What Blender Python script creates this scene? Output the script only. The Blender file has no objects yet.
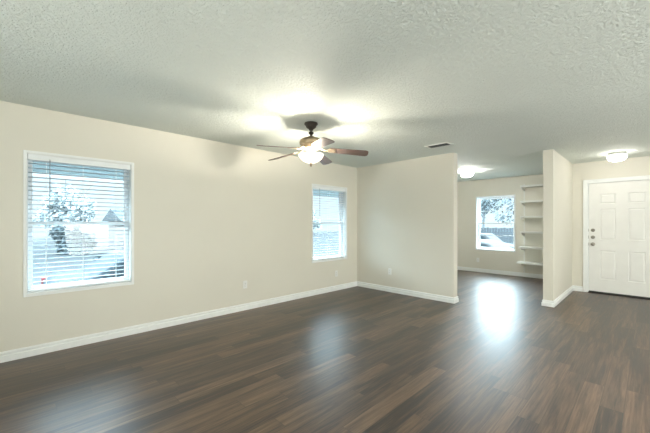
import bpy, bmesh, math, random
from mathutils import Vector, Matrix

# ------------------------------------------------------------------ camera, sky, light, exposure
SC = bpy.context.scene
COL = SC.collection
R = math.radians
CAM_Z = 1.30
cam = bpy.data.cameras.new('camera')
cam.sensor_width = 36.0
cam.lens = 319.0 / 650.0 * 36.0
cam.shift_y = 0.010
cam.clip_start = 0.02
cam.clip_end = 300
camo = bpy.data.objects.new('camera', cam)
COL.objects.link(camo)
camo.location = (0, 0, CAM_Z)
camo.rotation_euler = (R(90), 0, R(45.5))
SC.camera = camo

SC.view_settings.view_transform = 'Standard'
SC.view_settings.look = 'None'
SC.view_settings.gamma = 1.0
SC.view_settings.use_curve_mapping = False
SC.view_settings.exposure = 0.36
SC.cycles.use_denoising = True
SC.cycles.max_bounces = 10
SC.cycles.diffuse_bounces = 6
SC.cycles.transparent_max_bounces = 16
SC.cycles.sample_clamp_indirect = 8.0

SKY_LOW, SKY_HIGH = 1.2, 24.0   # overcast: pale at the horizon, much brighter overhead
w = bpy.data.worlds.new('overcast_sky')
SC.world = w
w.use_nodes = True
bg = w.node_tree.nodes['Background']
bg.inputs[0].default_value = (0.78, 0.91, 1.0, 1)
wt = w.node_tree
tc = wt.nodes.new('ShaderNodeTexCoord')
sx = wt.nodes.new('ShaderNodeSeparateXYZ')
mr = wt.nodes.new('ShaderNodeMapRange')
mr.interpolation_type = 'SMOOTHSTEP'
mr.inputs['From Min'].default_value = 0.10
mr.inputs['From Max'].default_value = 0.24
mr.inputs['To Min'].default_value = SKY_LOW
mr.inputs['To Max'].default_value = SKY_HIGH
wt.links.new(tc.outputs['Generated'], sx.inputs[0])
wt.links.new(sx.outputs[2], mr.inputs['Value'])
wt.links.new(mr.outputs[0], bg.inputs[1])


def area_light(name, loc, direction, sx, sy, power, color):
    l = bpy.data.lights.new(name, 'AREA')
    l.shape = 'RECTANGLE'
    l.size, l.size_y = sx, sy
    l.energy = power
    l.color = color
    o = bpy.data.objects.new(name, l)
    COL.objects.link(o)
    o.location = loc
    o.rotation_euler = Vector(direction).to_track_quat('-Z', 'Y').to_euler()
    return o


# added fill lights behind / beside the camera; the walls there have no openings
area_light('rear_fill', (-1.2, -1.05, 1.0), (0, 1, 0.55), 3.4, 1.4, 55, (0.96, 1.0, 0.97))
area_light('side_fill', (3.35, 3.3, 0.9), (-1, 0.1, 0.8), 4.4, 1.3, 215, (0.97, 1.0, 0.97))
# added overhead fill right of the view, for the floor there; no fixture
area_light('overhead_fill', (0.9, 3.7, 2.40), (0, 0, -1), 0.6, 0.6, 42, (1.0, 0.95, 0.88))


def portal(loc, direction, sx, sy):
    o = area_light('window_portal', loc, direction, sx, sy, 1, (1, 1, 1))
    o.data.cycles.is_portal = True


portal((-4.42, 0.552, 1.297), (1, 0, 0), 0.95, 1.42)
portal((-4.42, 4.305, 1.297), (1, 0, 0), 0.95, 1.42)
portal((-2.785, 9.03, 1.297), (0, -1, 0), 0.95, 1.42)

# ------------------------------------------------------------------ materials


class N:
    """small node-tree writer"""

    def __init__(self, name):
        self.m = bpy.data.materials.new(name)
        self.m.use_nodes = True
        self.t = self.m.node_tree
        self.t.nodes.clear()
        self.out = self.t.nodes.new('ShaderNodeOutputMaterial')

    def n(self, typ, **kw):
        nd = self.t.nodes.new('ShaderNode' + typ)
        for k, v in kw.items():
            setattr(nd, k, v)
        return nd

    def l(self, a, b):
        self.t.links.new(a, b)

    def math(self, op, a, b=None, c=None):
        nd = self.n('Math', operation=op)
        for i, v in enumerate((a, b, c)):
            if v is None:
                continue
            if isinstance(v, (int, float)):
                nd.inputs[i].default_value = v
            else:
                self.l(v, nd.inputs[i])
        return nd.outputs[0]

    def bsdf(self, color, rough=0.5, metal=0.0, ior=1.5, spec=0.5):
        b = self.n('BsdfPrincipled')
        if isinstance(color, (tuple, list)):
            b.inputs['Base Color'].default_value = (*color[:3], 1)
        else:
            self.l(color, b.inputs['Base Color'])
        if isinstance(rough, (int, float)):
            b.inputs['Roughness'].default_value = rough
        else:
            self.l(rough, b.inputs['Roughness'])
        b.inputs['Metallic'].default_value = metal
        b.inputs['IOR'].default_value = ior
        b.inputs['Specular IOR Level'].default_value = spec
        self.l(b.outputs[0], self.out.inputs[0])
        return b

    def coords(self):
        return self.n('TexCoord').outputs['Object']

    def noise(self, vec, scale, detail=3.0, rough=0.5, dist=0.0):
        nd = self.n('TexNoise')
        nd.inputs['Scale'].default_value = scale
        nd.inputs['Detail'].default_value = detail
        nd.inputs['Roughness'].default_value = rough
        nd.inputs['Distortion'].default_value = dist
        self.l(vec, nd.inputs['Vector'])
        return nd

    def bump(self, b, height, strength, dist=0.01):
        nd = self.n('Bump')
        nd.inputs['Strength'].default_value = strength
        nd.inputs['Distance'].default_value = dist
        self.l(height, nd.inputs['Height'])
        self.l(nd.outputs[0], b.inputs['Normal'])

    def ramp(self, fac, stops):
        nd = self.n('ValToRGB')
        cr = nd.color_ramp
        while len(cr.elements) < len(stops):
            cr.elements.new(0.5)
        for e, (p, c) in zip(cr.elements, stops):
            e.position = p
            e.color = (*c, 1)
        self.l(fac, nd.inputs[0])
        return nd.outputs[0]


def mottled(name, color, rough=0.5, metal=0.0, var=0.06, scale=6.0, bump=0.0, bscale=80.0, ior=1.5, spec=0.5):
    k = N(name)
    co = k.coords()
    nz = k.noise(co, scale, 3)
    lo = tuple(max(0, c * (1 - var)) for c in color)
    hi = tuple(min(1, c * (1 + var)) for c in color)
    b = k.bsdf(k.ramp(nz.outputs[0], [(0.3, lo), (0.7, hi)]), rough, metal, ior, spec)
    if bump:
        k.bump(b, k.noise(co, bscale, 2).outputs[0], bump, 0.004)
    return k.m


def emitter(name, color, strength, base=(0.85, 0.85, 0.82)):
    k = N(name)
    b = k.bsdf(base, 0.35)
    nz = k.noise(k.coords(), 3.0, 2)
    b.inputs['Emission Strength'].default_value = strength
    k.l(k.ramp(nz.outputs[0], [(0.3, tuple(c * 0.96 for c in color)), (0.7, color)]), b.inputs['Emission Color'])
    return k.m


M = {}
# orange-peel painted walls
k = N('wall_paint')
co = k.coords()
b = k.bsdf(k.ramp(k.noise(co, 1.6, 3).outputs[0], [(0.3, (0.715, 0.69, 0.605)), (0.7, (0.735, 0.71, 0.625))]), 0.55)
k.bump(b, k.noise(co, 95, 3, 0.6).outputs[0], 0.16, 0.004)
M['wall'] = k.m
# knockdown ceiling texture
k = N('ceiling_paint')
co = k.coords()
b = k.bsdf(k.ramp(k.noise(co, 1.3, 3).outputs[0], [(0.3, (0.715, 0.765, 0.71)), (0.7, (0.74, 0.79, 0.735))]), 0.7)
nz = k.noise(co, 44, 4, 0.62, 0.6)
hh = k.ramp(nz.outputs[0], [(0.40, (0, 0, 0)), (0.60, (1, 1, 1))])
k.bump(b, hh, 0.85, 0.009)
M['ceiling'] = k.m
M['trim'] = mottled('white_trim_paint', (0.85, 0.87, 0.86), 0.38, var=0.02)
M['door'] = mottled('white_door_paint', (0.82, 0.82, 0.79), 0.42, var=0.02)
M['vinyl'] = mottled('white_vinyl', (0.84, 0.87, 0.88), 0.35, var=0.02)
M['shelf'] = mottled('white_shelf_paint', (0.80, 0.80, 0.76), 0.45, var=0.02)
M['pan'] = mottled('grey_lamp_pan', (0.55, 0.56, 0.54), 0.35, 0.3)
M['plate'] = mottled('white_plastic', (0.82, 0.82, 0.79), 0.35, var=0.01)
M['slot'] = mottled('dark_slot', (0.05, 0.05, 0.05), 0.6)
M['nickel'] = mottled('satin_nickel', (0.30, 0.28, 0.24), 0.34, 1.0, var=0.04)
M['bronze'] = mottled('dark_bronze', (0.06, 0.05, 0.042), 0.38, 0.6, var=0.10)
M['fanmetal'] = mottled('weathered_bronze_metal', (0.42, 0.33, 0.22), 0.36, 0.85, var=0.10)
M['threshold'] = mottled('dark_threshold', (0.02, 0.018, 0.016), 0.5)
M['rubber'] = mottled('black_rubber', (0.02, 0.02, 0.02), 0.8)
M['vent'] = mottled('vent_enamel', (0.72, 0.74, 0.69), 0.5)
M['louver'] = mottled('vent_louver_enamel', (0.10, 0.11, 0.105), 0.5)
M['wand'] = mottled('grey_wand_plastic', (0.25, 0.28, 0.30), 0.4)
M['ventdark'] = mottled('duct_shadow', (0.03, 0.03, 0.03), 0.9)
M['bowl'] = emitter('frosted_bowl_glass', (1.0, 0.92, 0.78), 1.6, (0.5, 0.48, 0.44))
M['diffuser'] = emitter('lit_acrylic_diffuser', (1.0, 0.94, 0.87), 20)
M['diffuser_nook'] = emitter('lit_white_glass_diffuser', (1.0, 0.98, 0.94), 100)

# blind slats: faux wood, a little light comes through
k = N('white_blind_slat')
nz = k.noise(k.coords(), 9, 2)
colr = k.ramp(nz.outputs[0], [(0.3, (0.56, 0.63, 0.68)), (0.7, (0.60, 0.67, 0.72))])
b = k.bsdf(colr, 0.4)
tr = k.n('BsdfTranslucent')
tr.inputs[0].default_value = (0.75, 0.85, 0.9, 1)
mx = k.n('MixShader')
mx.inputs[0].default_value = 0.1
k.l(b.outputs[0], mx.inputs[1])
k.l(tr.outputs[0], mx.inputs[2])
k.l(mx.outputs[0], k.out.inputs[0])
M['slat'] = k.m

# window glass: thin clear pane
k = N('window_glass')
tp = k.n('BsdfTransparent')
tp.inputs[0].default_value = (0.90, 0.96, 0.97, 1)
gl = k.n('BsdfGlossy')
gl.inputs['Roughness'].default_value = 0.02
fr = k.n('LayerWeight')
fr.inputs['Blend'].default_value = 0.5
refl = k.math('ADD', 0.03, k.math('MULTIPLY', k.math('POWER', fr.outputs['Facing'], 5.0), 0.9))
nzg = k.noise(k.coords(), 2.0, 1)
mx = k.n('MixShader')
k.l(k.math('MULTIPLY', refl, k.math('ADD', k.math('MULTIPLY', nzg.outputs[0], 0.1), 0.9)), mx.inputs[0])
k.l(tp.outputs[0], mx.inputs[1])
k.l(gl.outputs[0], mx.inputs[2])
k.l(mx.outputs[0], k.out.inputs[0])
M['glass'] = k.m

# dark laminate planks running along Y
k = N('dark_plank_floor')
co = k.coords()
sep = k.n('SeparateXYZ')
k.l(co, sep.inputs[0])
X, Y = sep.outputs[0], sep.outputs[1]
PW, PL = 0.125, 1.22
row = k.math('FLOOR', k.math('DIVIDE', X, PW))
wn = k.n('TexWhiteNoise', noise_dimensions='1D')
k.l(row, wn.inputs['W'])
yo = k.math('ADD', k.math('DIVIDE', Y, PL), k.math('MULTIPLY', wn.outputs['Value'], 7.3))
colm = k.math('FLOOR', yo)
cmb = k.n('CombineXYZ')
k.l(row, cmb.inputs[0])
k.l(colm, cmb.inputs[1])
wn2 = k.n('TexWhiteNoise', noise_dimensions='2D')
k.l(cmb.outputs[0], wn2.inputs['Vector'])
tone = wn2.outputs['Value']
gv = k.n('CombineXYZ')
k.l(k.math('MULTIPLY', X, 26.0), gv.inputs[0])
k.l(k.math('ADD', k.math('MULTIPLY', Y, 1.5), k.math('MULTIPLY', tone, 37.0)), gv.inputs[1])
k.l(k.math('MULTIPLY', tone, 91.0), gv.inputs[2])
g1 = k.noise(gv.outputs[0], 1.0, 5, 0.62, 0.8).outputs[0]
gv2 = k.n('CombineXYZ')
k.l(k.math('MULTIPLY', X, 120.0), gv2.inputs[0])
k.l(k.math('MULTIPLY', Y, 4.0), gv2.inputs[1])
k.l(k.math('MULTIPLY', tone, 50.0), gv2.inputs[2])
g2 = k.noise(gv2.outputs[0], 1.0, 3, 0.6).outputs[0]
fac = k.math('ADD', k.math('MULTIPLY', g1, 0.66), k.math('ADD', k.math('ADD', k.math('MULTIPLY', tone, 0.17), 0.01), k.math('MULTIPLY', g2, 0.28)))
wood = k.ramp(fac, [(0.38, (0.008, 0.0038, 0.0022)), (0.50, (0.036, 0.0188, 0.0102)), (0.62, (0.100, 0.057, 0.032)), (0.78, (0.20, 0.123, 0.073))])
fx = k.math('FRACT', k.math('DIVIDE', X, PW))
fy = k.math('FRACT', yo)
ex = k.math('MINIMUM', fx, k.math('SUBTRACT', 1.0, fx))
ey = k.math('MULTIPLY', k.math('MINIMUM', fy, k.math('SUBTRACT', 1.0, fy)), PL / PW)
edge = k.math('LESS_THAN', k.math('MINIMUM', ex, ey), 0.012)
mixc = k.n('MixRGB')
mixc.inputs[2].default_value = (0.018, 0.012, 0.008, 1)
k.l(k.math('MULTIPLY', edge, 0.8), mixc.inputs[0])
k.l(wood, mixc.inputs[1])
rgh = k.math('ADD', 0.40, k.math('MULTIPLY', g1, 0.24))
b = k.bsdf(mixc.outputs[0], rgh, 0.0, 1.42)
b.inputs['Coat Weight'].default_value = 0.65
b.inputs['Coat Roughness'].default_value = 0.35
b.inputs['Coat IOR'].default_value = 1.5
hgt = k.math('SUBTRACT', k.math('ADD', k.math('MULTIPLY', g2, 0.35), k.math('MULTIPLY', g1, 0.25)), k.math('MULTIPLY', edge, 0.6))
k.bump(b, hgt, 0.16, 0.003)
M['floor'] = k.m

# fan blade wood
k = N('walnut_blade')
co = k.coords()
mp = k.n('Mapping')
mp.inputs['Scale'].default_value = (3, 40, 10)
k.l(co, mp.inputs[0])
nz = k.noise(mp.outputs[0], 1.0, 4, 0.6)
k.bsdf(k.ramp(nz.outputs[0], [(0.3, (0.10, 0.062, 0.048)), (0.7, (0.20, 0.125, 0.095))]), 0.35)
M['blade'] = k.m

# outdoors
M['grass'] = mottled('pale_lawn', (0.015, 0.018, 0.0195), 0.9, var=0.25, scale=1.5, spec=0.04)
M['concrete'] = mottled('pale_concrete', (0.2, 0.205, 0.205), 0.85, var=0.08, scale=2.0, spec=0.04)
M['asphalt'] = mottled('pale_asphalt', (0.019, 0.0225, 0.0245), 0.9, var=0.08, scale=2.0, spec=0.04)
M['leaf'] = mottled('green_leaves', (0.038, 0.05, 0.055), 0.7, var=0.35, scale=1.2, spec=0.04)
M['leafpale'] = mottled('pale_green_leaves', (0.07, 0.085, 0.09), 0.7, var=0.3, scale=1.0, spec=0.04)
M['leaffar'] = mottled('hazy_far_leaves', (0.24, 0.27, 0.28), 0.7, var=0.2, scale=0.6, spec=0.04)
M['bark'] = mottled('grey_bark', (0.09, 0.1, 0.105), 0.9, var=0.2, spec=0.04)
M['siding'] = mottled('pale_siding', (0.04, 0.043, 0.047), 0.8, var=0.05, spec=0.04)
M['roofing'] = mottled('grey_shingles', (0.034, 0.041, 0.046), 0.9, var=0.15, spec=0.04)
M['darkglass'] = mottled('dark_house_glass', (0.012, 0.017, 0.02), 0.15, spec=0.04)
M['carblue'] = mottled('grey_blue_car_paint', (0.011, 0.0175, 0.022), 0.7, var=0.03, spec=0.04)
M['carwhite'] = mottled('white_car_paint', (0.04, 0.042, 0.044), 0.7, var=0.02, spec=0.04)
M['carred'] = mottled('red_lamp_lens', (0.08, 0.014, 0.016), 0.3, spec=0.04)
M['fence'] = mottled('weathered_fence_wood', (0.036, 0.041, 0.045), 0.9, var=0.15, scale=4, spec=0.04)
M['soffit'] = mottled('blue_grey_soffit', (0.42, 0.5, 0.55), 0.7, spec=0.04)

# ------------------------------------------------------------------ mesh helpers


class MB:
    def __init__(self):
        self.bm = bmesh.new()

    def box(self, x0, x1, y0, y1, z0, z1, bevel=0.0, mat=None):
        r = bmesh.ops.create_cube(self.bm, size=1.0)
        vs = r['verts']
        for v in vs:
            v.co = Vector(((x0 + x1) / 2 + v.co.x * (x1 - x0), (y0 + y1) / 2 + v.co.y * (y1 - y0), (z0 + z1) / 2 + v.co.z * (z1 - z0)))
        if bevel:
            es = list({e for v in vs for e in v.link_edges})
            r2 = bmesh.ops.bevel(self.bm, geom=es, offset=bevel, segments=2, affect='EDGES', profile=0.5)
            vs = list({v for f in r2['faces'] for v in f.verts} | {v for v in vs if v.is_valid})
        if mat:
            for v in vs:
                v.co = mat @ v.co
        return self

    def lathe(self, prof, seg=32, mat=None, cap=True):
        rings = []
        for (rr, z) in prof:
            if rr < 1e-5:
                rings.append([self.bm.verts.new((0, 0, z))])
            else:
                rings.append([self.bm.verts.new((rr * math.cos(2 * math.pi * i / seg), rr * math.sin(2 * math.pi * i / seg), z)) for i in range(seg)])
        for a, c in zip(rings[:-1], rings[1:]):
            for i in range(seg):
                j = (i + 1) % seg
                if len(a) == 1 and len(c) == 1:
                    continue
                if len(a) == 1:
                    self.bm.faces.new((a[0], c[j], c[i]))
                elif len(c) == 1:
                    self.bm.faces.new((a[i], a[j], c[0]))
                else:
                    self.bm.faces.new((a[i], a[j], c[j], c[i]))
        if cap:
            for rg in (rings[0], rings[-1]):
                if len(rg) > 1:
                    self.bm.faces.new(rg)
        if mat:
            for rg in rings:
                for v in rg:
                    v.co = mat @ v.co
        return self

    def tube(self, pts, rad, seg=8):
        pts = [Vector(p) for p in pts]
        rads = rad if isinstance(rad, (list, tuple)) else [rad] * len(pts)
        rings = []
        for i, p in enumerate(pts):
            d = (pts[min(i + 1, len(pts) - 1)] - pts[max(i - 1, 0)]).normalized()
            u = d.orthogonal().normalized()
            v = d.cross(u)
            rings.append([self.bm.verts.new(p + (u * math.cos(2 * math.pi * q / seg) + v * math.sin(2 * math.pi * q / seg)) * rads[i]) for q in range(seg)])
        for a, c in zip(rings[:-1], rings[1:]):
            # align start
            off = min(range(seg), key=lambda o: (a[0].co - c[o].co).length)
            for q in range(seg):
                self.bm.faces.new((a[q], a[(q + 1) % seg], c[(q + 1 + off) % seg], c[(q + off) % seg]))
        self.bm.faces.new(rings[0])
        self.bm.faces.new(rings[-1])
        return self

    def prism(self, poly, lo, hi, axis='x', mat=None):
        """poly: 2-D outline; extruded along axis from lo to hi"""
        def P(a, c, t):
            return {'x': (t, a, c), 'y': (a, t, c), 'z': (a, c, t)}[axis]
        A = [self.bm.verts.new(P(a, c, lo)) for a, c in poly]
        B = [self.bm.verts.new(P(a, c, hi)) for a, c in poly]
        n = len(poly)
        self.bm.faces.new(A)
        self.bm.faces.new(list(reversed(B)))
        for i in range(n):
            j = (i + 1) % n
            self.bm.faces.new((A[i], B[i], B[j], A[j]))
        if mat:
            for v in A + B:
                v.co = mat @ v.co
        return self

    def build(self, name, m, parent=None, smooth=False, loc=None):
        bmesh.ops.recalc_face_normals(self.bm, faces=self.bm.faces)
        me = bpy.data.meshes.new(name)
        self.bm.to_mesh(me)
        self.bm.free()
        me.materials.append(m)
        if smooth:
            me.polygons.foreach_set('use_smooth', [True] * len(me.polygons))
            me.set_sharp_from_angle(angle=R(40))
        o = bpy.data.objects.new(name, me)
        COL.objects.link(o)
        if parent:
            o.parent = parent
        if loc:
            o.location = loc
        return o


def empty(name, loc=(0, 0, 0), rz=0.0):
    o = bpy.data.objects.new(name, None)
    o.empty_display_size = 0.1
    COL.objects.link(o)
    o.location = loc
    o.rotation_euler = (0, 0, rz)
    return o


def tag(o, label=None, cat=None, group=None, kind=None):
    if label:
        o['label'] = label
    if cat:
        o['category'] = cat
    if group:
        o['group'] = group
    if kind:
        o['kind'] = kind
    return o


def copy_tree(o, parent=None):
    c = o.copy()
    COL.objects.link(c)
    c.parent = parent
    for ch in [x for x in o.children]:
        copy_tree(ch, c)
    return c


def frame_boxes(mb, x0, x1, z0, z1, y0, y1, wdt, bevel=0.0):
    """rectangular ring in the local xz plane"""
    mb.box(x0, x0 + wdt, y0, y1, z0, z1, bevel)
    mb.box(x1 - wdt, x1, y0, y1, z0, z1, bevel)
    mb.box(x0 + wdt, x1 - wdt, y0, y1, z0, z0 + wdt, bevel)
    mb.box(x0 + wdt, x1 - wdt, y0, y1, z1 - wdt, z1, bevel)
    return mb


# ------------------------------------------------------------------ the setting
H = 2.44
XL = -4.24          # left wall
YP = 5.10           # partition face
XP = -2.22          # partition end
YN = 8.85           # far wall of the dining nook
XS0, XS1 = -1.176, -1.045   # entry stub wall
YS = 5.965
YF = 7.73           # entry wall
XR = 3.5            # unseen kitchen side
YB = -1.15          # unseen back of the room
WT = 0.16
WO, ZB, ZT = 0.45, 0.606, 1.984   # half window opening, bottom, top
W1, W2, W3 = 0.552, 4.305, -2.785

f = MB().box(XL - WT, XR + WT, YB - WT, YN + WT, -0.12, 0.0).build('floor', M['floor'])
tag(f, 'dark brown wood plank floor running through the empty rooms', 'floor', kind='structure')
c = MB().box(XL - WT, XR + WT, YB - WT, YN + WT, H, H + 0.12).build('ceiling', M['ceiling'])
tag(c, 'white knockdown-textured ceiling', 'ceiling', kind='structure')


def wall_boxes(lo, hi, openings, put):
    """solid boxes of a wall running lo..hi with (a,b,z0,z1) openings"""
    pos = lo
    for (a, bq, z0, z1) in sorted(openings):
        put(pos, a, 0, H)
        if z0 > 0:
            put(a, bq, 0, z0)
        put(a, bq, z1, H)
        pos = bq
    put(pos, hi, 0, H)


mb = MB()
wall_boxes(YB - WT, YN + WT, [(W1 - WO, W1 + WO, ZB, ZT), (W2 - WO, W2 + WO, ZB, ZT)], lambda a, bq, z0, z1: mb.box(XL - WT, XL, a, bq, z0, z1))
tag(mb.build('wall_left', M['wall']), 'beige wall with two blind-covered windows', 'wall', kind='structure')
mb = MB().box(XL, XP, YP, YP + 0.138, 0, H)
tag(mb.build('wall_middle', M['wall']), 'short beige partition between living room and dining nook', 'wall', kind='structure')
mb = MB()
wall_boxes(XL, XS0, [(W3 - WO, W3 + WO, ZB, ZT)], lambda a, bq, z0, z1: mb.box(a, bq, YN, YN + WT, z0, z1))
tag(mb.build('wall_back', M['wall']), 'beige far wall of dining nook with window and shelves', 'wall', kind='structure')
mb = MB().box(XS0, XS1, YS, YN + WT, 0, H)
tag(mb.build('wall_right', M['wall']), 'beige stub wall between dining nook and entry', 'wall', kind='structure')
DX0, DX1, DZ = -0.805, 0.118, 2.045
mb = MB()
wall_boxes(XS1, XR, [(DX0 - 0.02, DX1 + 0.02, 0, DZ + 0.01)], lambda a, bq, z0, z1: mb.box(a, bq, YF, YF + WT, z0, z1))
tag(mb.build('wall_front', M['wall']), 'beige entry wall around the white front door', 'wall', kind='structure')
mb = MB()
wall_boxes(XL, XR, [], lambda a, bq, z0, z1: mb.box(a, bq, YB - WT, YB, z0, z1))
tag(mb.build('wall_rear', M['wall']), 'beige wall behind the viewer of the living room', 'wall', kind='structure')
mb = MB()
wall_boxes(YB, YF, [], lambda a, bq, z0, z1: mb.box(XR, XR + WT, a, bq, z0, z1))
tag(mb.build('wall_kitchen', M['wall']), 'beige wall on the kitchen side of the living room', 'wall', kind='structure')

# baseboards: stepped profile (offset from wall, height)
BP = [(0, 0), (0.017, 0), (0.017, 0.056), (0.008, 0.062), (0.008, 0.070), (0.012, 0.074), (0.012, 0.086), (0.004, 0.097), (0, 0.097)]


def baseboard(name, pts, label):
    """profile swept along a mitred floor polyline; pts ordered so the room is on the left-hand side"""
    mb = MB()
    P = [Vector((p[0], p[1], 0)) for p in pts]
    rings = []
    for i, p in enumerate(P):
        dirs = []
        if i > 0:
            dirs.append((p - P[i - 1]).normalized())
        if i < len(P) - 1:
            dirs.append((P[i + 1] - p).normalized())
        nrm = [Vector((-d.y, d.x, 0)) for d in dirs]
        n = nrm[0] if len(nrm) == 1 else (nrm[0] + nrm[1]) / (1 + nrm[0].dot(nrm[1]))
        rings.append([mb.bm.verts.new(p + n * o + Vector((0, 0, z))) for o, z in BP])
    for a, c in zip(rings[:-1], rings[1:]):
        for i in range(len(BP) - 1):
            mb.bm.faces.new((a[i], c[i], c[i + 1], a[i + 1]))
    mb.bm.faces.new(rings[0])
    mb.bm.faces.new(rings[-1])
    tag(mb.build(name, M['trim']), label, 'baseboard', kind='structure')


baseboard('baseboard_left', [(XP, YN), (XL, YN), (XL, YP + 0.138), (XP, YP + 0.138), (XP, YP), (XL, YP), (XL, YB)],
          'white stepped baseboard along left wall and partition')
baseboard('baseboard_right', [(DX0 - 0.083, YF), (XS1, YF), (XS1, YS), (XS0, YS), (XS0, YN), (XP, YN)],
          'white stepped baseboard around the entry stub wall')

# ------------------------------------------------------------------ windows


def make_window(n, loc, rz, label, muntins):
    r = tag(empty('window_%d' % n, loc, rz), label, 'window', kind='structure')
    hw, h = WO, ZT - ZB
    # local origin: bottom centre of the opening on the room face; +y outward
    mb = MB()
    frame_boxes(mb, -hw - 0.022, hw + 0.022, -0.024, h + 0.022, -0.012, 0.0, 0.024, 0.002)
    mb.build('window_casing', M['trim'], r)
    mb = MB().box(-hw + 0.002, hw - 0.002, -0.010, 0.095, 0.0005, 0.014, 0.003)
    mb.build('window_sill', M['trim'], r)
    mb = MB()
    mb.box(-hw, -hw + 0.008, 0.0, 0.09, 0.014, h)
    mb.box(hw - 0.008, hw, 0.0, 0.09, 0.014, h)
    mb.box(-hw + 0.008, hw - 0.008, 0.0, 0.09, h - 0.008, h)
    mb.build('window_jamb', M['trim'], r)
    mb = MB()
    frame_boxes(mb, -hw, hw, 0.0, h, 0.096, 0.155, 0.022, 0.003)
    mb.build('window_frame', M['vinyl'], r)
    mid = h / 2
    for nm, z0, z1, y0 in (('lower_sash', 0.030, mid + 0.02, 0.100), ('upper_sash', mid - 0.02, h - 0.030, 0.127)):
        mb = MB()
        frame_boxes(mb, -hw + 0.02, hw - 0.02, z0, z1, y0, y0 + 0.025, 0.030, 0.003)
        if muntins:
            zc = (z0 + z1) / 2
            mb.box(-hw + 0.045, hw - 0.045, y0 + 0.008, y0 + 0.017, zc - 0.006, zc + 0.006)
        s = mb.build(nm, M['vinyl'], r)
        MB().box(-hw + 0.045, hw - 0.045, y0 + 0.010, y0 + 0.015, z0 + 0.025, z1 - 0.025).build('window_pane', M['glass'], s)
    mb = MB().box(-0.03, 0.03, 0.088, 0.1, mid + 0.005, mid + 0.02, 0.003)
    mb.build('sash_lock', M['vinyl'], r)
    return r


make_window(1, (XL, W1, ZB), R(90), 'large single-hung window at the left end of the long wall', False)
make_window(2, (XL, W2, ZB), R(90), 'single-hung window near the corner of the long wall', False)
make_window(3, (W3, YN, ZB), 0, 'single-hung window without blinds in the dining nook', True)


def make_blind(loc, rz, label):
    r = tag(empty('window_blind', loc, rz), label, 'blind', 'horizontal slat blinds in the living room windows')
    hw, h = WO - 0.011, ZT - ZB - 0.009
    MB().box(-hw, hw, 0.008, 0.075, h - 0.055, h, 0.003).build('headrail', M['vinyl'], r)
    mb = MB()
    n = 28
    z0, z1 = 0.062, h - 0.085
    T = R(-5)
    for i in range(n):
        z = z0 + (z1 - z0) * i / (n - 1)
        poly = []
        for s in range(6):
            a = -0.025 + 0.05 * s / 5
            poly.append((a, 0.0018 * (1 - (a / 0.025) ** 2) + 0.0014))
        for s in range(5, -1, -1):
            a = -0.025 + 0.05 * s / 5
            poly.append((a, 0.0018 * (1 - (a / 0.025) ** 2) - 0.0014))
        m = Matrix.Translation((0, 0.043, z)) @ Matrix.Rotation(T, 4, 'X')
        mb.prism(poly, -hw + 0.004, hw - 0.004, 'x', m)
    mb.build('slats', M['slat'], r)
    MB().box(-hw + 0.003, hw - 0.003, 0.020, 0.066, 0.018, 0.036, 0.004).build('bottom_rail', M['vinyl'], r)
    for px in (-0.30, 0.0, 0.30):
        mb = MB()
        for yy in (0.0165, 0.0695):
            mb.tube([(px, yy, 0.03), (px, yy, h - 0.05)], 0.0013, 5)
        mb.build('ladder_cord', M['plate'], r)
    wd = MB().tube([(-0.275, -0.002, h - 0.045), (-0.276, -0.005, h - 0.30), (-0.277, -0.006, h - 0.55)], 0.0042, 8)
    wd.tube([(-0.275, 0.012, h - 0.03), (-0.275, -0.002, h - 0.045)], 0.002, 6)
    tag(wd.build('tilt_wand', M['wand'], r, True), 'grey tilt wand')
    return r


make_blind((XL, W1, ZB), R(90), "white slatted blind in the long wall's window farthest from the corner")
make_blind((XL, W2, ZB), R(90), 'white slatted blind in the window beside the corner with the partition')

# ------------------------------------------------------------------ front door
d = tag(empty('door_1', (DX0, YF, 0)), 'white six-panel front door with two deadbolts and a knob', 'door', kind='structure')
DW = DX1 - DX0
mb = MB()
mb.box(-0.020, -0.003, -0.002, 0.14, 0, DZ + 0.008)
mb.box(DW + 0.003, DW + 0.020, -0.002, 0.14, 0, DZ + 0.008)
mb.box(-0.003, DW + 0.003, -0.002, 0.14, DZ - 0.006, DZ + 0.008)
mb.build('door_jamb', M['trim'], d)
mb = MB()
for (x0, x1, z0, z1) in ((-0.078, -0.014, 0, DZ + 0.066), (DW + 0.014, DW + 0.078, 0, DZ + 0.066), (-0.014, DW + 0.014, DZ + 0.002, DZ + 0.066)):
    mb.box(x0, x1, -0.014, 0.0, z0, z1, 0.003)
mb.box(-0.078, -0.058, -0.019, -0.012, 0, DZ + 0.066, 0.002)
mb.box(DW + 0.058, DW + 0.078, -0.019, -0.012, 0, DZ + 0.066, 0.002)
mb.box(-0.078, DW + 0.078, -0.019, -0.012, DZ + 0.046, DZ + 0.066, 0.002)
mb.build('door_casing', M['trim'], d)
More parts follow.
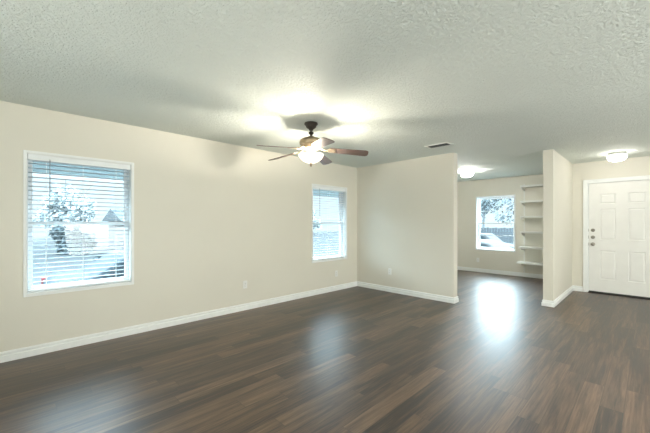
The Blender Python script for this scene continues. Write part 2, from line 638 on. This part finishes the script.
# slab with recessed raised panels: grid of quads, panels inset
bm = bmesh.new()
xs = [0.0, 0.160, 0.382, 0.541, 0.763, DW]
zs = [0.030, 0.265, 0.795, 0.995, 1.560, 1.650, 1.835, DZ - 0.009]
yd = 0.022
V = [[bm.verts.new((x, yd, z)) for z in zs] for x in xs]
cells = []
for i in range(5):
    for j in range(7):
        fc = bm.faces.new((V[i][j], V[i + 1][j], V[i + 1][j + 1], V[i][j + 1]))
        if i in (1, 3) and j in (1, 3, 5):
            cells.append(fc)
bmesh.ops.recalc_face_normals(bm, faces=bm.faces)
if bm.faces[0].normal.y > 0:
    bmesh.ops.reverse_faces(bm, faces=bm.faces)
for fc in cells:
    for inset, depth in ((0.012, -0.008), (0.014, 0.0), (0.020, 0.006)):
        bmesh.ops.inset_individual(bm, faces=[fc], thickness=inset, depth=depth)
bnd = [e for e in bm.edges if e.is_boundary]
ex = bmesh.ops.extrude_edge_only(bm, edges=bnd)
for g in ex['geom']:
    if isinstance(g, bmesh.types.BMVert):
        g.co.y = yd + 0.044
bmesh.ops.contextual_create(bm, geom=[e for e in bm.edges if e.is_boundary])
me = bpy.data.meshes.new('door_panel')
bm.to_mesh(me)
bm.free()
me.materials.append(M['door'])
slab = bpy.data.objects.new('door_panel', me)
COL.objects.link(slab)
slab.parent = d
mY = Matrix.Rotation(R(90), 4, 'X')   # lathe z axis -> -y


def on_door(x, z):
    return Matrix.Translation((x, yd, z)) @ mY


for z in (1.165, 1.035):
    mb = MB().lathe([(0.0, 0.0), (0.031, 0.0), (0.031, 0.006), (0.024, 0.013), (0.016, 0.015), (0.0, 0.016)], 24, on_door(0.062, z), False)
    mb.box(-0.005, 0.005, -0.016, 0.016, 0.014, 0.028, 0.002, on_door(0.062, z))
    mb.build('deadbolt', M['nickel'], d, True)
mb = MB().lathe([(0.0, 0.0), (0.033, 0.0), (0.033, 0.005), (0.020, 0.011), (0.012, 0.014), (0.012, 0.030), (0.022, 0.036), (0.028, 0.046), (0.027, 0.056), (0.018, 0.064), (0.0, 0.066)], 28, on_door(0.062, 0.905), False)
mb.build('door_knob', M['nickel'], d, True)
for z in (0.905, 1.035, 1.165):
    MB().box(-0.004, 0.002, 0.02, 0.05, z - 0.028, z + 0.028).build('strike_plate', M['nickel'], d)
for z in (0.22, 1.0, 1.80):
    MB().box(DW - 0.001, DW + 0.004, 0.018, 0.022, z - 0.045, z + 0.045).build('hinge', M['nickel'], d)
mb = MB().box(-0.003, DW + 0.003, -0.03, 0.13, 0, 0.014, 0.003)
mb.build('threshold', M['threshold'], d)
MB().box(0.002, DW - 0.002, yd + 0.006, yd + 0.036, 0.010, 0.034).build('weatherstrip', M['rubber'], d)

# ------------------------------------------------------------------ built-in shelves in the nook
s = tag(empty('wall_shelf_unit', (-2.125, YN, 0)), 'white six-tier wall shelving partly hidden behind the entry stub wall', 'shelf')
SL = XS0 + 2.125
mb = MB()
for i in range(6):
    z = 0.375 + 0.362 * i
    x0 = -0.085 if i == 0 else (-0.05 if i == 1 else -0.02)
    dep = 0.33 if i < 2 else 0.29
    MB().box(x0, SL - 0.002, -dep, -0.001, z - 0.040, z + 0.002, 0.003).build('shelf_board', M['shelf'], s)
    for q, bx in enumerate((0.0, 0.62)):
        MB().prism([(-0.008, z - 0.040), (-dep + 0.03, z - 0.040), (-dep + 0.03, z - 0.055), (-0.02, z - 0.11), (-0.008, z - 0.11)], bx - 0.009, bx + 0.009, 'x').build('shelf_bracket', M['shelf'], s)
for bx in (0.0, 0.62):
    MB().box(bx - 0.014, bx + 0.014, -0.0085, -0.0005, 0.10, 2.24, 0.002).build('shelf_standard', M['shelf'], s)

# ------------------------------------------------------------------ outlets


def outlet(loc, rz, label):
    r = tag(empty('wall_outlet', loc, rz), label, 'outlet', 'wall outlets above the baseboards')
    MB().box(-0.035, 0.035, -0.006, 0.0, -0.0575, 0.0575, 0.002).build('cover_plate', M['plate'], r)
    for z in (-0.02, 0.02):
        rc = MB().box(-0.016, 0.016, -0.0085, -0.005, z - 0.014, z + 0.014, 0.002).build('receptacle', M['plate'], r)
        mb = MB()
        for x in (-0.006, 0.006):
            mb.box(x - 0.0012, x + 0.0012, -0.0092, -0.008, z - 0.002, z + 0.006)
        mb.box(-0.002, 0.002, -0.0092, -0.008, z - 0.009, z - 0.005)
        mb.build('slot', M['slot'], rc)
    MB().lathe([(0, 0), (0.003, 0), (0.003, 0.0015), (0, 0.0018)], 10, Matrix.Translation((0, -0.006, 0)) @ mY, False).build('screw', M['nickel'], r)


outlet((XL, 2.49, 0.380), R(90), 'white outlet low on the long wall midway between the two blinds')
outlet((XL, 4.47, 0.325), R(90), 'white outlet low on the long wall under the corner window')
outlet((-3.44, YP, 0.383), 0, 'white outlet low on the partition wall')
outlet((-3.20, YN, 0.32), 0, 'white outlet under the dining nook window')

# ------------------------------------------------------------------ ceiling vent
v = tag(empty('ceiling_vent', (-2.165, 4.46, H)), 'white ceiling register with dark louvers near the partition end', 'vent')
mb = MB()
vw, vd = 0.18, 0.095
for (x0, x1, y0, y1) in ((-vw, -vw + 0.032, -vd, vd), (vw - 0.032, vw, -vd, vd), (-vw + 0.032, vw - 0.032, -vd, -vd + 0.032), (-vw + 0.032, vw - 0.032, vd - 0.032, vd)):
    mb.box(x0, x1, y0, y1, -0.009, 0.0, 0.002)
mb.build('vent_frame', M['vent'], v)
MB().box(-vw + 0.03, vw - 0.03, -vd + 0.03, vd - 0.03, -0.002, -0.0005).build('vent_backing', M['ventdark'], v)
mb = MB()
for i in range(8):
    yy = -vd + 0.04 + i * (2 * vd - 0.08) / 7
    mb.box(-vw + 0.032, vw - 0.032, -0.006, 0.006, -0.0007, 0.0007, 0, Matrix.Translation((0, yy, -0.0062)) @ Matrix.Rotation(R(38 if i < 4 else -38), 4, 'X'))
mb.box(-0.003, 0.003, -vd + 0.032, vd - 0.032, -0.011, -0.003)
mb.build('louver_grille', M['louver'], v)

# ------------------------------------------------------------------ flush ceiling lights


def flush_light(loc, rad, drop, label, mat):
    r = tag(empty('ceiling_light', loc), label, 'ceiling light', 'round flush ceiling lights')
    MB().lathe([(0.0, 0.0), (rad * 0.90, 0.0), (rad * 0.95, -0.010), (rad * 0.95, -0.044), (rad * 0.88, -0.048), (0.0, -0.048)], 40, None, False).build('mounting_pan', M['pan'], r, True)
    prof = [(rad * 0.86, -0.049), (rad * 0.97, -0.051), (rad, -0.056), (rad * 0.965, -drop * 0.58), (rad * 0.88, -drop * 0.76), (rad * 0.72, -drop * 0.89), (rad * 0.42, -drop * 0.975), (0, -drop)]
    MB().lathe(prof, 48, None, False).build('lamp_shade', mat, r, True)
    return r


flush_light((-0.37, 7.00, H), 0.122, 0.14, 'lit round flush ceiling light in front of the white front door', M['diffuser'])
flush_light((-2.80, 7.10, H), 0.125, 0.135, 'lit round flush ceiling light in the dining nook', M['diffuser_nook'])

# ------------------------------------------------------------------ ceiling fan
FX, FY = -2.71, 2.44
fan = tag(empty('ceiling_fan', (FX, FY, H)), 'five-blade brown ceiling fan with a lit frosted glass bowl', 'ceiling fan')
MB().lathe([(0.0, 0.0), (0.075, 0.0), (0.077, -0.014), (0.062, -0.030), (0.058, -0.046), (0.046, -0.058), (0.030, -0.068), (0.022, -0.085), (0.0, -0.085)], 36, None, False).build('ceiling_canopy', M['bronze'], fan, True)
MB().lathe([(0.0, -0.08), (0.013, -0.08), (0.013, -0.098), (0.026, -0.104), (0.030, -0.116), (0.022, -0.128), (0.014, -0.134), (0.014, -0.17), (0.0, -0.17)], 24, None, False).build('downrod', M['bronze'], fan, True)
MB().lathe([(0.0, -0.150), (0.030, -0.152), (0.050, -0.166), (0.095, -0.178), (0.124, -0.196), (0.134, -0.222), (0.128, -0.246), (0.108, -0.266), (0.100, -0.282), (0.090, -0.296), (0.0, -0.298)], 48, None, False).build('motor_housing', M['fanmetal'], fan, True)
MB().lathe([(0.0, -0.296), (0.055, -0.298), (0.055, -0.306), (0.034, -0.314), (0.014, -0.322), (0.010, -0.335), (0.0, -0.336)], 36, None, False).build('light_fitter', M['fanmetal'], fan, True)
# bowl: open-topped glass shell
prof_o = [(0.150, -0.346), (0.152, -0.356), (0.146, -0.376), (0.128, -0.404), (0.100, -0.430), (0.066, -0.450), (0.030, -0.461), (0.0, -0.463)]
prof_i = [(0.0, -0.458), (0.030, -0.456), (0.064, -0.445), (0.097, -0.425), (0.124, -0.401), (0.141, -0.374), (0.147, -0.356), (0.150, -0.346)]
prof_o = [(a * 0.94, -0.356 + (z + 0.346) * 0.88) for a, z in prof_o]
prof_i = [(a * 0.94, -0.356 + (z + 0.346) * 0.88) for a, z in prof_i]
bowl = MB().lathe(prof_o + prof_i, 48, None, False).build('glass_bowl', M['bowl'], fan, True)
tag(bowl, 'frosted white glass bowl lit from inside')
MB().lathe([(0.0, -0.456), (0.016, -0.458), (0.018, -0.464), (0.010, -0.474), (0.013, -0.485), (0.006, -0.496), (0.0, -0.499)], 20, None, False).build('finial', M['fanmetal'], fan, True)
BZ = -0.292
for kx in range(5):
    ang = R(45.5 + 144 + 72 * kx)
    rot = Matrix.Rotation(ang, 4, 'Z')
    pitch = Matrix.Rotation(R(4.9), 4, 'Y') @ Matrix.Rotation(R(-14), 4, 'X')
    # blade outline, rounded ends, widening outwards
    out = []
    r0, r1 = 0.205, 0.655
    wi, wo = 0.052, 0.067
    nseg = 10
    for i in range(nseg + 1):
        a = -math.pi / 2 + math.pi * i / nseg
        out.append((r1 - 0.045 + 0.045 * math.cos(a), wo * (1 if math.sin(a) > 0 else -1) * abs(math.sin(a)) ** 0.55))
    for i in range(nseg + 1):
        a = math.pi / 2 + math.pi * i / nseg
        out.append((r0 + 0.03 + 0.03 * math.cos(a), wi * (1 if math.sin(a) > 0 else -1) * abs(math.sin(a)) ** 0.55))
    mb = MB().prism(out, -0.003, 0.003, 'z')
    bo = mb.build('fan_blade', M['blade'], fan)
    bo.matrix_local = Matrix.Translation((0, 0, BZ)) @ rot @ pitch
    # blade iron: arm from the motor with a forked plate under the blade root
    arm = MB().tube([(0.085, 0, 0.022), (0.12, 0, 0.010), (0.155, 0, -0.006), (0.19, 0, -0.008)], [0.011, 0.010, 0.010, 0.012], 8)
    arm.prism([(0.185, -0.018), (0.215, -0.042), (0.285, -0.030), (0.275, 0.0), (0.285, 0.030), (0.215, 0.042), (0.185, 0.018)], -0.0085, -0.0032, 'z')
    for (sx, sy) in ((0.222, -0.024), (0.222, 0.024), (0.262, 0.0)):
        arm.lathe([(0, -0.0105), (0.005, -0.0095), (0.006, -0.0085), (0, -0.0084)], 10, Matrix.Translation((sx, sy, 0)), False)
    arm.build('blade_iron', M['fanmetal'], bo, True)
# the bulbs inside the bowl: light leaves over the open rim and is cut by the blades
bl = bpy.data.lights.new('fan_bulb', 'POINT')
bl.energy = 70
bl.color = (1.0, 0.91, 0.77)
bl.shadow_soft_size = 0.04
blo = bpy.data.objects.new('fan_bulb', bl)
COL.objects.link(blo)
blo.location = (FX, FY, H - 0.369)

# ------------------------------------------------------------------ outdoors
GZ = -0.85
g = MB().box(-60, 30, -40, 70, GZ - 0.2, GZ).build('ground', M['grass'])
tag(g, 'pale lawn outside the windows', 'lawn', kind='structure')
g = MB().box(-18, -11.0, -40, 70, GZ, GZ + 0.02).build('street', M['asphalt'])
tag(g, 'pale street outside the long wall', 'street', kind='structure')
g = MB().box(-10.9, 30, 9.3, 26, GZ, GZ + 0.02).build('driveway', M['concrete'])
tag(g, 'pale parking strip beyond the dining nook', 'driveway', kind='structure')
# eave over the long wall and house plinth
mb = MB().box(XL - WT - 0.75, XL - WT, YB - 1, YN + 1.2, 2.10, 2.16)
mb.box(XL - WT - 0.79, XL - WT - 0.75, YB - 1, YN + 1.2, 1.90, 2.26)
tag(mb.build('roof_eave', M['soffit']), 'blue-grey eave above the long wall windows', 'eave', kind='structure')
mb = MB().box(XL - WT + 0.01, XR + WT, YB - WT, YN + WT - 0.01, GZ, -0.12)
tag(mb.build('trim_foundation', M['concrete']), 'concrete foundation under the house', 'foundation', kind='structure')


def make_car(name, loc, rz, paint, label, van=False, group=None):
    r = tag(empty(name, loc, rz), label, 'car', group)
    L, W = 4.5, 1.78
    if van:
        prof = [(-2.25, 0.30), (-2.22, 0.85), (-2.10, 1.02), (-1.95, 1.68), (-1.7, 1.76), (0.6, 1.76), (1.25, 1.12), (2.1, 0.98), (2.25, 0.75), (2.25, 0.30)]
        win = [[(-1.85, 1.08), (-1.78, 1.62), (-1.0, 1.64), (-1.0, 1.08)], [(-0.9, 1.08), (-0.9, 1.64), (0.05, 1.64), (0.05, 1.08)], [(0.15, 1.08), (0.15, 1.64), (0.5, 1.63), (1.0, 1.12)]]
        prof = [(a, z * 0.86) for a, z in prof]
        win = [[(a, z * 0.86) for a, z in q] for q in win]
    else:
        prof = [(-2.25, 0.30), (-2.25, 0.85), (-2.1, 0.98), (-1.55, 1.02), (-0.95, 1.40), (-0.6, 1.46), (0.35, 1.46), (0.65, 1.38), (1.2, 0.98), (2.05, 0.86), (2.25, 0.65), (2.25, 0.30)]
        win = [[(-1.3, 1.03), (-0.85, 1.35), (-0.2, 1.39), (-0.2, 1.03)], [(-0.1, 1.03), (-0.1, 1.39), (0.4, 1.38), (0.95, 1.03)]]
    mb = MB().prism(prof, -W / 2, W / 2, 'y')
    body = mb.build('car_body', paint, r)
    bv = body.modifiers.new('bevel', 'BEVEL')
    bv.width = 0.07
    bv.segments = 3
    for wpoly in win:
        for sgn in (-1, 1):
            MB().prism(wpoly, sgn * (W / 2 - 0.01), sgn * (W / 2 + 0.006), 'y').build('side_window', M['darkglass'], r)
    for wx in (-1.4, 1.4):
        for sgn in (-1, 1):
            m = Matrix.Translation((wx, sgn * (W / 2 - 0.10), 0.32)) @ Matrix.Rotation(R(-90 * sgn), 4, 'X')
            wl = MB().lathe([(0, -0.1), (0.27, -0.1), (0.32, -0.06), (0.32, 0.08), (0.27, 0.115), (0.0, 0.115)], 24, m, False).build('wheel', M['rubber'], r, True)
            MB().lathe([(0, 0.116), (0.19, 0.116), (0.17, 0.13), (0.05, 0.135), (0, 0.137)], 20, m, False).build('hub_cap', M['nickel'], wl, True)
    for sgn in (-1, 1):
        MB().box(-2.27, -2.08, sgn * 0.76 - 0.14, sgn * 0.76 + 0.14, 0.68, 0.92, 0.02).build('tail_lamp', M['carred'], r)
        MB().box(2.12, 2.27, sgn * 0.66 - 0.16, sgn * 0.66 + 0.16, 0.58, 0.70, 0.02).build('head_lamp', M['plate'], r)
    return r


random.seed(4)


def make_tree(name, loc, h, cr, n, mat, label, cat='tree', trunk=True, leaf=0.16, group=None, squash=0.8):
    r = tag(empty(name, loc), label, cat, group)
    if trunk:
        mb = MB()
        th = h - cr * 1.1
        top = Vector((random.uniform(-.2, .2), random.uniform(-.2, .2), th))
        mb.tube([(0, 0, 0), (0.05, 0, th * 0.5), top], [0.16, 0.13, 0.10], 8)
        for q in range(7):
            a = q * 0.9 + random.random()
            e = top + Vector((math.cos(a) * cr * 0.75, math.sin(a) * cr * 0.75, cr * random.uniform(0.2, 1.3)))
            mb.tube([top * random.uniform(0.75, 1.0), (top + e) / 2 + Vector((0, 0, 0.15)), e], [0.06, 0.04, 0.015], 6)
        mb.build('trunk', M['bark'], r, True)
    mb = MB()
    cen = Vector((0, 0, h - cr * squash))
    blobs = [(cen + Vector((random.uniform(-1, 1) * cr * 0.6, random.uniform(-1, 1) * cr * 0.6, random.uniform(-1, 1) * cr * 0.5 * squash)), cr * random.uniform(0.3, 0.55)) for _ in range(9)]
    for i in range(n):
        bc, brd = random.choice(blobs)
        u = Vector((random.gauss(0, 1), random.gauss(0, 1), random.gauss(0, 1))).normalized()
        p = bc + u * brd * random.uniform(0.55, 1.0)
        a = Vector((random.gauss(0, 1), random.gauss(0, 1), random.gauss(0, 1))).normalized()
        t = a.orthogonal().normalized()
        sz = leaf * random.uniform(0.6, 1.3)
        q = a.cross(t) * sz * 0.5
        t = t * sz
        vs = [mb.bm.verts.new(p + t), mb.bm.verts.new(p + q + a * sz * 0.15), mb.bm.verts.new(p - t), mb.bm.verts.new(p - q + a * sz * 0.15)]
        mb.bm.faces.new(vs)
    mb.build('crown' if trunk else 'foliage', mat, r)
    return r


# beyond the long wall
make_car('parked_car', (-8.9, 2.75, GZ), R(90), M['carblue'], 'grey-blue car parked outside the left living room window')
make_tree('garden_shrub', (-12.6, 2.25, GZ), 1.1, 0.6, 700, M['leaf'], 'small round shrub outside the left living room window', 'shrub', False, 0.10)
for i, (x, y, h, cr) in enumerate(((-26, -4.6, 2.0, 1.5), (-27, -0.8, 1.9, 1.5), (-29, 3.2, 2.1, 1.5))):
    make_tree('hedge_bush', (x, y, GZ), h, cr, 2200, M['leaf'], ['dark broad bush across the street, leftmost of three in the left window', 'dark low bush across the street, middle one of three in the left window', 'dark tall bush across the street, nearest the house in the left window'][i], 'bush', False, 0.17, 'bushes across the street')
hs = tag(empty('neighbour_house', (-30, 9.4, GZ)), 'pale low house with grey roof across the street', 'house')
MB().box(-3, 3, -3.4, 3.4, 0, 2.3).build('house_wall', M['siding'], hs)
MB().prism([(-3.5, 2.3), (3.5, 2.3), (0, 3.3)], -3.8, 3.8, 'y').build('house_roof', M['roofing'], hs)
for yy in (-2.2, -0.6, 1.6):
    MB().box(2.98, 3.04, yy - 0.45, yy + 0.45, 0.9, 1.9).build('house_window', M['darkglass'], hs)
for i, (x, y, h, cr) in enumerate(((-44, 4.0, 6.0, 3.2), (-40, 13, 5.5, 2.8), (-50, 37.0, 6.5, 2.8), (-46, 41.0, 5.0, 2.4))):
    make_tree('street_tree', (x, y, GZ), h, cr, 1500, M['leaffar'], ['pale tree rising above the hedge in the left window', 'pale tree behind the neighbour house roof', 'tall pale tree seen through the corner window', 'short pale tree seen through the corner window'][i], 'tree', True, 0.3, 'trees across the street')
# beyond the dining nook
make_car('parked_suv', (-7.4, 20.5, GZ), R(4), M['carwhite'], 'white boxy car parked farther away outside the dining nook window', True)
make_car('parked_sedan', (-5.2, 13.5, GZ), R(182), M['carwhite'], 'white low car parked closest outside the dining nook window')
fn = tag(empty('board_fence', (-8.0, 27.5, GZ)), 'grey weathered board fence beyond the parked cars', 'fence')
mb = MB()
for i in range(60):
    x = -6 + i * 0.205
    mb.box(x, x + 0.19, 0, 0.025, 0.05, 1.75 + 0.02 * (i % 3))
mb.build('fence_boards', M['fence'], fn)
mb = MB().box(-6, 6.3, 0.026, 0.07, 0.4, 0.5).box(-6, 6.3, 0.026, 0.07, 1.35, 1.45)
mb.build('fence_rail', M['fence'], fn)
for i, (x, y, h, cr) in enumerate(((-11.5, 33, 6.6, 3.0), (-7.2, 31, 6.2, 2.9), (-4.2, 34, 7.0, 3.0))):
    make_tree('yard_tree', (x, y, GZ), h, cr, 900, M['leafpale'], ['airy tree above the board fence, leftmost through the nook window', 'airy tree above the board fence, centred in the nook window', 'airy tree above the board fence, rightmost through the nook window'][i], 'tree', True, 0.15, 'trees beyond the board fence')
